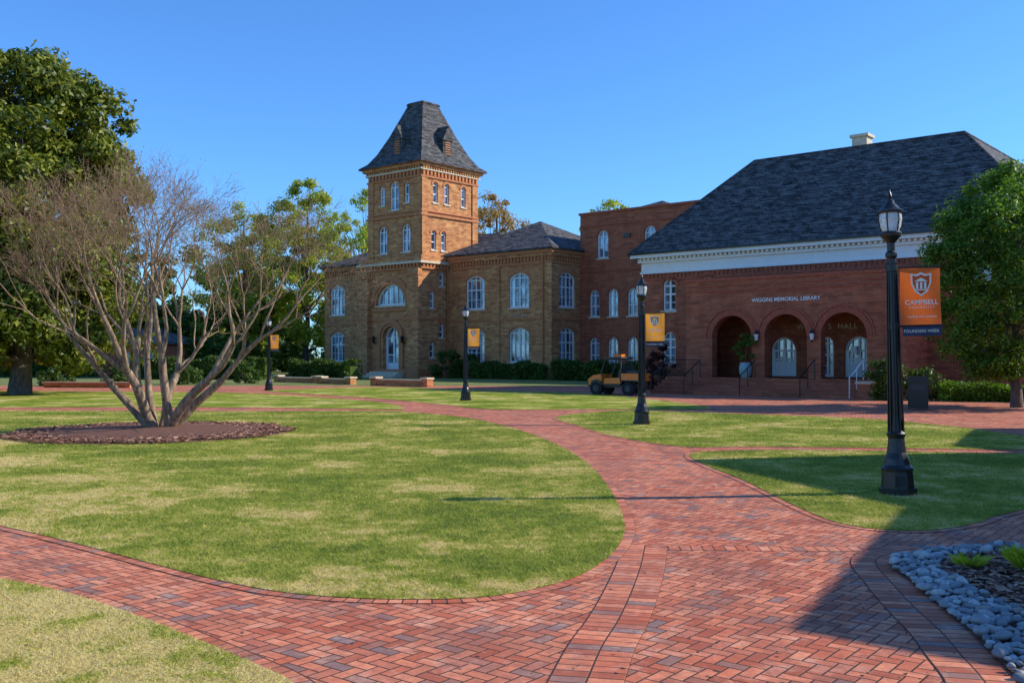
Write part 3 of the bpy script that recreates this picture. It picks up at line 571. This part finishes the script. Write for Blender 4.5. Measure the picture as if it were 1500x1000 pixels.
# ------------------------------------------------------------------ lamps
def lamp(x,y,rz,lean=0,ban=M_OR_BACKLIT):
    e=empty('street_lamp',(x,y,.02),rz,ry=lean); B=MB()
    B.frustum(0,0,0,.08,.235,.235,8,0); B.frustum(0,0,.08,.30,.205,.19,8,0)
    B.lathe(0,0,[(.30,.195),(.34,.20),(.38,.165),(.46,.15),(.54,.12),(.72,.10),(.78,.12),(.82,.09),(1.0,.073),(2.2,.064),(3.05,.057),(3.08,.075),(3.12,.075),(3.15,.05),(3.25,.05),(3.30,.09),(3.34,.13),(3.38,.135),(3.40,.12)],20,0)
    for q in range(10):
        a=q*math.pi/5; B.tube([Vector((math.cos(a)*.095,math.sin(a)*.095,.8)),Vector((math.cos(a)*.06,math.sin(a)*.06,3.0))],[.012,.008],4,0)
    B.box(-.05,.05,-.215,-.17,.12,.24,0)
    B.lathe(0,0,[(3.40,.10),(3.45,.125),(3.56,.145),(3.64,.135)],16,1)
    for q in range(6):
        a=q*math.pi/3; B.tube([Vector((math.cos(a)*.11,math.sin(a)*.11,3.38)),Vector((math.cos(a)*.152,math.sin(a)*.152,3.56)),Vector((math.cos(a)*.14,math.sin(a)*.14,3.66))],[.008]*3,4,0)
    B.lathe(0,0,[(3.64,.16),(3.67,.165),(3.70,.12),(3.77,.06),(3.80,.055),(3.83,.02),(3.86,.03),(3.89,.022),(3.95,.001)],16,0)
    z1,z0=2.93,2.17
    for z in(z1,z0): B.tube([Vector((0,0,z)),Vector((.62,0,z))],[.012,.012],6,0); B.lathe(0,0,[(z-.04,.075),(z+.04,.075)],12,0)
    B.obj('lamp_post',[M_BLACK,M_LG],e)
    n=MB(); nx,nz=10,10
    def bp(u,v): return (.10+.50*u, .012*math.sin(u*5+v*3)+.015*math.sin(v*4), z0+.015+(z1-z0-.03)*v)
    for i in range(nx):
        for j in range(nz): n.face([bp(i/nx,j/nz),bp((i+1)/nx,j/nz),bp((i+1)/nx,(j+1)/nz),bp(i/nx,(j+1)/nz)],0)
    n.box(.12,.60,-.006,.006,z0-.13,z0-.01,1)
    sh=[(0,.16),(.06,.13),(.13,.145),(.125,.02),(.08,-.09),(0,-.15),(-.08,-.09),(-.125,.02),(-.13,.145),(-.06,.13)]
    cx,cz=.35,z0+.53
    n.face([(cx+a,-.038,cz+b) for a,b in sh],2); n.face([(cx+a*.82,-.041,cz+b*.82) for a,b in sh],0)
    for q in(-.05,0,.05): n.box(cx+q-.014,cx+q+.014,-.046,-.042,cz-.055,cz+.03,2)
    n.face([(cx-.085,-.044,cz+.04),(cx+.085,-.044,cz+.04),(cx,-.044,cz+.09)],2); n.box(cx-.075,cx+.075,-.046,-.042,cz-.075,cz-.06,2)
    n.obj('banner',[ban,M_NAVY,M_CREAM],e)
    R=(math.pi/2,0,0)
    text('banner_text','CAMPBELL',.088,(cx,-.04,z0+.30),R,M_CREAM,e,.001,1.0,.001); text('banner_text','UNIVERSITY',.042,(cx,-.04,z0+.235),R,M_CREAM,e,.001,1.5)
    text('banner_text','Leading with purpose',.042,(cx,-.04,z0+.12),R,M_CREAM,e,.001); text('banner_text','FOUNDERS WEEK',.055,(cx,-.01,z0-.07),R,M_CREAM,e,.001)
lamp(5.01,12.93,-.12,lean=-.026,ban=M_OR); lamp(3.42,26.24,-.3); lamp(-1.88,40.38,-.35); lamp(-12.82,52.49,-.35)
# ------------------------------------------------------------------ trees
def crown(name,parent,mat,cx,cy,prof,n,size,clump=.9,seed=1,hollow=.6,squash=1.0,nclump=None):
    r=np.random.default_rng(seed); zs=np.array([p[0] for p in prof]); rs=np.array([p[1] for p in prof])
    K=nclump or max(12,int(n/260))
    zc=r.uniform(zs[0],zs[-1],K*3); rc=np.interp(zc,zs,rs); k=r.random(K*3)<rc/rs.max(); zc=zc[k][:K]; rc=rc[k][:K]; K=len(zc)
    a=r.uniform(0,6.28,K); lob=1+.16*np.sin(a*3+seed+zc*.7)+.10*np.sin(a*5+zc*1.9)
    rad=rc*lob*np.sqrt(r.uniform(hollow**2,1,K)); C=np.stack([cx+np.cos(a)*rad,cy+np.sin(a)*rad,zc],1)
    cr=clump*r.uniform(.55,1.25,K); ci=r.integers(0,K,n)
    d=r.normal(size=(n,3)); d/=np.linalg.norm(d,axis=1)[:,None]; rr=r.random(n)**.5
    P=C[ci]+d*(cr[ci]*rr)[:,None]*np.array([1,1,.7*squash])
    nrm=d*.8+r.normal(size=(n,3))*.5+np.array([0,0,.4]); nrm/=np.linalg.norm(nrm,axis=1)[:,None]
    t=np.cross(nrm,r.normal(size=(n,3))); t/=np.linalg.norm(t,axis=1)[:,None]; b=np.cross(nrm,t)
    s=size*r.uniform(.6,1.3,n)[:,None]
    V=np.stack([P-t*s,P-b*s*.45,P+t*s,P+b*s*.45],1)
    V[:,:,2]=np.maximum(V[:,:,2],.03)
    return npmesh(name,V,4,[mat],parent),C
def trunk(B,base,C,r0,h,lean=(0,0),nl=26,sides=8):
    base=Vector(base); top=base+Vector((lean[0],lean[1],h)); n=7
    pts=[base+(top-base)*(i/n)+Vector((random.uniform(-.1,.1),random.uniform(-.1,.1),0))*(i>0)*(h/10) for i in range(n+1)]
    B.tube(pts,[r0*1.35]+[r0*(1-.8*i/n) for i in range(1,n+1)],10)
    idx=np.random.default_rng(3).choice(len(C),min(nl,len(C)),replace=False)
    for i in idx:
        c=Vector(C[i]); hz=max(.12,min(.9,(c.z-base.z)/h*.6+random.uniform(-.05,.05))); p=base+(top-base)*hz
        if c.z<p.z: p=base+(top-base)*max(.1,((c.z-base.z)/h-.1))
        mm=(p+c)/2+Vector((0,0,-.25)); rr=r0*(1-.8*hz)*.4
        B.tube([p,p.lerp(mm,.6),mm.lerp(c,.4)+Vector((random.uniform(-.2,.2),random.uniform(-.2,.2),.1)),c],[rr,rr*.75,rr*.5,rr*.2],5)
def tree(name,x,y,prof,n,size,mat,clump,seed,r0,h,hollow=.6,nl=26,nclump=None,bark=None):
    e=empty(name); _,C=crown('foliage',e,mat,x,y,prof,n,size,clump,seed,hollow,nclump=nclump)
    B=MB(); trunk(B,(x,y,0),C,r0,h,nl=nl); B.obj('trunk_and_limbs',[bark or M_BARK],e,smooth=True); return e
tree('magnolia_tree',-23.2,46.9,[(1.6,4.2),(3.5,5.0),(7,4.8),(9.5,5.0),(12,4.8),(14,4.2),(15.2,3.0),(15.8,1.2)],130000,.16,M_MAG,1.05,11,.42,14,.5,nclump=520)
tree('magnolia_tree',-30.5,52,[(1.3,5.2),(6,6.2),(10,6),(14,5.0),(17,2)],40000,.22,M_MAG,1.4,12,.42,13,.5,nclump=190)
tree('oak_tree',17.75,35,[(1.2,1.5),(2.2,2.5),(4.2,2.9),(6,2.6),(7.6,1.8),(8.5,.6)],75000,.08,M_OAK,.6,21,.17,8,.4,nclump=360)
tree('elm_tree',-21.0,102,[(3,2.4),(7,3.8),(13,4.2),(17,3.0),(19.6,1)],22000,.19,M_SPR,1.0,31,.3,18,.2,nl=60,nclump=150)
tree('elm_tree',-28,104,[(3,4),(8,5),(13,4.6),(16,2.8),(18,1)],20000,.2,M_SPR,1.2,32,.3,16,.3,nl=60,nclump=140)
tree('autumn_tree',-1.8,116,[(8,3),(13,4.6),(17,4.2),(20,2),(21.3,.8)],12000,.18,M_RUS,1.0,33,.3,19,.2,nl=70,nclump=120)
tree('autumn_tree',-17.0,118,[(8,3.5),(13,4.6),(17,4.2),(20,2.2),(21.5,.8)],10000,.18,M_SPR,1.0,34,.3,20,.2,nl=80,nclump=110)
tree('elm_tree',11.2,112,[(8,4),(15,4.2),(18,2.8),(19.6,1)],12000,.2,M_SPR,1.1,35,.3,18,.3,nclump=80)
dt=empty('distant_trees')
for q in range(34):
    x=-105+q*6.0+random.uniform(-2,2); y=random.uniform(112,140)
    if -24<x<25 : y+=22
    h=random.uniform(14,18.5) if x<-30 else random.uniform(8,11)
    crown('foliage',dt,random.choice([M_MIX,M_MIX,M_DKL,M_MAG,M_MIX]),x,y,[(0,4.5),(h*.4,5.8),(h*.8,4),(h,1.2)],8000,.36,1.6,100+q,.4)
for q in range(13):
    x=-78+q*4.3; y=random.uniform(93,104); h=random.uniform(6.5,11)
    crown('foliage',dt,random.choice([M_MIX,M_DKL,M_MAG]),x,y,[(0,3.2),(h*.4,3.8),(h*.8,2.6),(h,.8)],7000,.26,1.1,200+q,.4)
for q in range(40):
    x=-170+q*9; crown('foliage',dt,random.choice([M_MIX,M_DKL]),x,190+random.uniform(-6,6),[(0,6),(5,7),(9,4),(11.5,1.5)],2500,.7,2.2,300+q,.3)
# crape myrtle
cm=empty('crape_myrtle_tree',(-8.43,23.86,.06)); B=MB(); tips=[]
R=random.Random(11)
def grow(p,d,r,L,lev,B,tips,maxlev):
    pts=[p.copy()]; rad=[r]; n=4 if lev<4 else 3; r1=r*.74
    for i in range(n):
        up=.16 if 0<lev<4 else .02
        d=(d+Vector((R.gauss(0,.13),R.gauss(0,.13),R.gauss(0,.11)+up*.5))).normalized(); p=p+d*(L/n); pts.append(p.copy()); rad.append(r+(r1-r)*(i+1)/n)
    B.tube(pts,rad,8 if lev<2 else (5 if lev<4 else 3),0 if lev<3 else 1)
    if lev>=3: tips.append((p.copy(),d.copy()))
    if lev>=maxlev: return
    k=2 if (lev<5 and R.random()<.5) else 3
    a0=R.uniform(0,6.28)
    for q in range(k):
        ang=R.uniform(.35,.75) if q else R.uniform(.08,.3); a=a0+q*6.28/k
        u=d.cross(Vector((.3,.2,.9))).normalized(); w=d.cross(u)
        nd=(d*math.cos(ang)+(u*math.cos(a)+w*math.sin(a))*math.sin(ang)).normalized()
        if nd.z<0: nd.z*=-.3; nd.normalize()
        grow(p,nd,max(.0032,r1*(.80 if q==0 else .62)),L*R.uniform(.66,.84),lev+1,B,tips,maxlev)
for q,t in enumerate((.12,.55,.72,.45,.8,.6,.75,.38)):
    a=(0,3.3,.15,1.6,3.0,4.6,5.9,2.4)[q]+R.uniform(-.2,.2)
    grow(Vector((math.cos(a)*.2,math.sin(a)*.17,-.05)),Vector((math.cos(a)*math.sin(t),math.sin(a)*math.sin(t),math.cos(t))),R.uniform(.095,.135),R.uniform(1.5,1.85),0,B,tips,7)
B.obj('trunk_and_limbs',[M_CBARK,M_TWIG],cm,smooth=True)
T=np.array([t[0][:] for t in tips]); n=15000; ti=rng.integers(0,len(T),n); P=T[ti]+rng.normal(size=(n,3))*.1
nr=rng.normal(size=(n,3)); nr/=np.linalg.norm(nr,axis=1)[:,None]; t=np.cross(nr,rng.normal(size=(n,3))); t/=np.linalg.norm(t,axis=1)[:,None]; b=np.cross(nr,t); s=rng.uniform(.008,.026,n)[:,None]
npmesh('foliage',np.stack([P-t*s,P-b*s*.5,P+t*s,P+b*s*.5],1),4,[M_BUD],cm)
# ------------------------------------------------------------------ hedges, bushes
def bush(name,x,y,rx,h,n,size,mat,seed,z=.0):
    e=empty(name); crown('foliage',e,mat,x,y,[(z+.05,rx*.9),(z+h*.5,rx),(z+h*.85,rx*.75),(z+h,rx*.35)],n,size,min(.32,h*.3),seed,.3,nclump=max(20,n//90))
    B=MB()
    for q in range(6):
        a=q*1.05; B.tube([Vector((x,y,z)),Vector((x+math.cos(a)*rx*.5,y+math.sin(a)*rx*.5,z+h*.7))],[.03,.01],4)
    B.obj('stems',[M_BARK],e)
def hedge(name,x0,y0,x1,y1,w,h,n,size,mat,seed):
    r=np.random.default_rng(seed); L=math.hypot(x1-x0,y1-y0); t=np.array([(x1-x0)/L,(y1-y0)/L]); nn=np.array([-t[1],t[0]])
    s=r.uniform(0,L,n); face=r.random(n); o=np.where(face<.45,-w/2,np.where(face<.6,w/2,r.uniform(-w/2,w/2,n))); z=np.where(face<.6,r.uniform(.02,h,n),h)
    wob=.14*np.sin(s*1.7+seed)+.09*np.sin(s*4.1); o=o*(1+wob)+r.normal(size=n)*.06; z=z*(1+wob*.8)+r.normal(size=n)*.06
    P=np.stack([x0+t[0]*s+nn[0]*o,y0+t[1]*s+nn[1]*o,np.maximum(z,.04)],1)
    nr=r.normal(size=(n,3)); nr/=np.linalg.norm(nr,axis=1)[:,None]; tt=np.cross(nr,r.normal(size=(n,3))); tt/=np.linalg.norm(tt,axis=1)[:,None]; b=np.cross(nr,tt); sz=size*r.uniform(.6,1.3,n)[:,None]
    e=empty(name); npmesh('foliage',np.stack([P-tt*sz,P-b*sz*.6,P+tt*sz,P+b*sz*.6],1),4,[mat],e)
    B=MB(); f=lambda a,b_,c:(x0+t[0]*a+nn[0]*b_,y0+t[1]*a+nn[1]*b_,c); B.box(.2,L-.2,-w*.34,w*.34,.02,h*.8,0,f); B.obj('branch_core',[M_DKL],e)
bush('shrub',-5.3,82.0,1.25,2.3,5000,.11,M_DKL,41); bush('shrub',-3.6,82.2,1.1,1.9,4000,.11,M_DKL,42)
hedge('hedge',-3.0,81.2,2.6,76.6,1.0,1.15,6000,.1,M_DKL,43); hedge('hedge',3.3,75.5,6.6,72.9,1.2,1.3,5000,.1,M_DKL,44)
hedge('hedge',6.4,76,11.5,71.7,1.2,1.2,5000,.1,M_DKL,45); hedge('hedge',-17.6,80.5,-12.0,76.5,1.2,1.3,6000,.1,M_DKL,46)
hedge('hedge',-30,79,-19,78,1.4,1.5,9000,.1,M_DKL,47); hedge('hedge',-60,86,-24,90,2.5,3.0,16000,.2,M_DKL,54)
bush('shrub',15.4,41.0,.85,1.7,6000,.06,M_DKL,48); bush('shrub',16.9,40.8,.8,1.3,4000,.06,M_DKL,49)
hedge('hedge',17.4,40.6,24,37.5,1.4,.62,9000,.06,M_OAK,50)
bush('purple_shrub',7.9,52.9,.85,2.4,3500,.07,M_PUR,51); bush('shrub',9.0,50.6,.5,.9,2500,.05,M_DKL,52); bush('shrub',6.6,54.5,.6,1.0,2500,.05,M_DKL,53)
for q,(x_,y_) in enumerate(((-24.5,62),(-21,64),(-17.8,66.5),(-28,61))): bush('shrub',x_,y_,1.0+.2*(q%2),1.0+.25*(q%3),3000,.09,M_DKL,60+q)
def lowwall(x0,y0,x1,y1,h,piers=True):
    e=empty('low_brick_wall',(x0,y0,0),math.atan2(y1-y0,x1-x0)); L=math.hypot(x1-x0,y1-y0); B=MB()
    B.box(0,L,-.17,.17,0,h,0); B.box(-.05,L+.05,-.2,.2,h+.001,h+.07,1)
    if piers:
        for a in(0,L): B.box(a-.25,a+.25,-.25,.25,0,h+.1,0); B.box(a-.3,a+.3,-.3,.3,h+.101,h+.2,1)
    B.obj('wall_body',[M_KB,M_TAN],e)
lowwall(-8.4,61.5,-5.0,58.6,.36); lowwall(-12.6,66,-10.4,64.2,.3); lowwall(-16.5,70.5,-13.2,67.5,.3); lowwall(-27,57.6,-21.8,57.0,.28,False)
# ------------------------------------------------------------------ planters, bin, sign
def planter(a,b,z,r,h,ph,n,mat,name='potted_plant',seed=1):
    c,s=math.cos(-TH),math.sin(-TH); x=7.28+a*c-b*s; y=55.3+a*s+b*c
    e=empty(name); B=MB(); B.lathe(x,y,[(z,r*.6),(z+h*.3,r*.95),(z+h*.75,r),(z+h*.9,r*.8),(z+h,r*.9),(z+h,r*.75),(z+h*.9,r*.7),(z+h*.9,.01)],18,0)
    B.tube([Vector((x,y,z+h*.8)),Vector((x+.03,y,z+h+ph*.5))],[.03,.015],5,1); B.obj('pot',[M_POT,M_BARK],e,smooth=True)
    crown('foliage',e,mat,x,y,[(z+h+ph*.1,ph*.2),(z+h+ph*.5,ph*.42),(z+h+ph*.85,ph*.36),(z+h+ph,ph*.1)],n,.05,.16,seed,.1,nclump=30)
planter(pa0+3.35,pb-.25,.8,.3,.72,1.35,2200,M_OAK,seed=61); planter(pa0+6.35,pb+1.2,.8,.22,.4,.35,700,M_SPR,seed=62); planter(pa0+5.9,pb+1.4,.8,.2,.35,.3,600,M_DKL,seed=63)
tb=empty('trash_bin',(13.75,33.7,.012),-.4); B=MB()
B.box(-.32,.32,-.3,.3,.05,.92,0); B.box(-.36,.36,-.34,.34,.921,1.02,0); B.box(-.3,.3,-.28,.28,1.021,1.12,0); B.box(-.2,.2,-.305,-.301,.66,.85,1)
for q in range(6): B.box(-.3+q*.11,-.27+q*.11,-.315,-.301,.1,.6,0)
B.obj('bin_body',[M_BLACK,M_GREY],tb)
sg=empty('yard_sign',(15.0,43.5,.0),-.5); B=MB(); B.box(-.22,.22,-.01,.01,.25,.6,0); B.tube([Vector((-.15,0,0)),Vector((-.15,0,.3))],[.008]*2,4,1); B.tube([Vector((.15,0,0)),Vector((.15,0,.3))],[.008]*2,4,1); B.obj('sign_board',[M_WHITE,M_BLACK],sg)
# ------------------------------------------------------------------ utility vehicle  (x forward)
uv=empty('utility_vehicle',(5.0,46.9,.012),math.radians(146)); uv.scale=(.88,.88,.9); B=MB()
for x in(-.95,.95):
    for y in(-.62,.62):
        B.cylx((x,y,.33),(0,1,0),.35,.26,20,2); B.cylx((x,y+(.135 if y>0 else -.135),.33),(0,1,0),.17,.02,14,3)
B.box(-1.35,1.35,-.5,.5,.38,.55,3)
def prism(pts,y0,y1,m):
    B.face([(a,y0,c) for a,c in pts],m); B.face([(a,y1,c) for a,c in pts],m)
    for k in range(len(pts)):
        a,b=pts[k],pts[(k+1)%len(pts)]; B.face([(a[0],y0,a[1]),(b[0],y0,b[1]),(b[0],y1,b[1]),(a[0],y1,a[1])],m)
prism([(.65,.5),(1.45,.5),(1.5,.8),(1.2,1.0),(.7,1.08)],-.62,.62,1)
B.box(1.48,1.56,-.5,.5,.42,.6,3)
for y in(-.45,.45): B.box(1.501,1.53,y-.1,y+.1,.7,.82,5)
for s_ in((-.74,-.621),(.621,.74)): prism([(.6,.55),(1.28,.55),(1.2,.74),(.95,.8),(.7,.72)],s_[0],s_[1],3)
B.box(-.45,.65,-.66,.66,.5,.58,3); B.box(-.35,.1,-.6,.6,.58,.82,3); prism([(-.42,.8),(-.28,.8),(-.38,1.35),(-.5,1.35)],-.6,.6,3)
for y in(-.68,.68): prism([(-.5,.58),(.5,.58),(.45,.85),(-.45,.9)],y-.015,y+.015,1)
for y in(-.64,.64):
    B.tube([Vector((.7,y,1.05)),Vector((.42,y,1.85)),Vector((-.5,y,1.88)),Vector((-.52,y,.6))],[.04]*4,8,3)
for x,z in((.42,1.85),(-.5,1.88)): B.tube([Vector((x,-.64,z)),Vector((x,.64,z))],[.035]*2,8,3)
B.tube([Vector((-.52,-.64,1.2)),Vector((-.52,.64,1.2))],[.03]*2,6,3)
for q in range(9): B.tube([Vector((-.53,-.56+q*.14,.8)),Vector((-.53,-.56+q*.14,1.86))],[.01]*2,4,3)
prism([(.52,1.88),(.45,1.95),(-.5,1.97),(-.6,1.9)],-.7,.7,3)
B.tube([Vector((.55,.3,.95)),Vector((.3,.3,1.1))],[.02]*2,6,3)
B.box(-.35,.15,-.4,.3,1.975,2.1,1)
B.box(-1.5,-.56,-.72,.72,.72,.78,3); B.box(-1.5,-.56,-.72,-.68,.78,1.12,1); B.box(-1.5,-.56,.68,.72,.78,1.12,1); B.box(-1.54,-1.5,-.72,.72,.72,1.12,1); B.box(-.6,-.56,-.68,.68,.78,1.12,1)
B.box(-1.3,-.7,-.5,.4,.79,1.25,3)
for q in range(3): B.box(-1.35+q*.3,-1.32+q*.3,-.735,-.721,.74,1.08,3)
for y in(-.6,.6): B.box(-1.56,-1.541,y-.07,y+.07,.85,.98,4)
B.obj('vehicle_body',[M_BLACK,M_ORP,M_RUB,M_GREY,simple('tail_light',(.4,.01,.01),.3),M_WHITE],uv)
# ------------------------------------------------------------------ camera, light
cam=bpy.data.cameras.new('camera'); co=link(bpy.data.objects.new('camera',cam)); co.location=(0,0,1.8); co.rotation_euler=(math.pi/2,0,0)
cam.lens=35; cam.sensor_width=36; cam.shift_y=22/1500; cam.clip_end=3000; sc.camera=co
az=Vector((1,.10)).normalized(); EL=math.radians(33)
sd=Vector((az.x*math.cos(EL),az.y*math.cos(EL),math.sin(EL)))
sun=bpy.data.lights.new('sun','SUN'); sun.energy=5; sun.angle=math.radians(.5); sun.color=(1,.93,.80)
so=link(bpy.data.objects.new('sun',sun)); so.rotation_euler=sd.to_track_quat('Z','Y').to_euler(); so.location=(50,5,40)
w=bpy.data.worlds.new('World'); sc.world=w; w.use_nodes=True; nt=w.node_tree
sky=nt.nodes.new('ShaderNodeTexSky'); sky.sky_type='NISHITA'; sky.sun_disc=False; sky.sun_elevation=EL; sky.sun_rotation=math.atan2(az.x,az.y)
sky.air_density=1.0; sky.dust_density=.15; sky.ozone_density=3.0; sky.altitude=0
mx=nt.nodes.new('ShaderNodeMix'); mx.data_type='RGBA'; mx.blend_type='MULTIPLY'; mx.inputs[0].default_value=1; mx.inputs[7].default_value=(.68,1.22,1.88,1)
nt.links.new(sky.outputs[0],mx.inputs[6])
bg=nt.nodes['Background']; bg.inputs[1].default_value=.12; nt.links.new(mx.outputs[2],bg.inputs[0])
sc.view_settings.view_transform='Standard'; sc.view_settings.look='None'; sc.view_settings.exposure=0
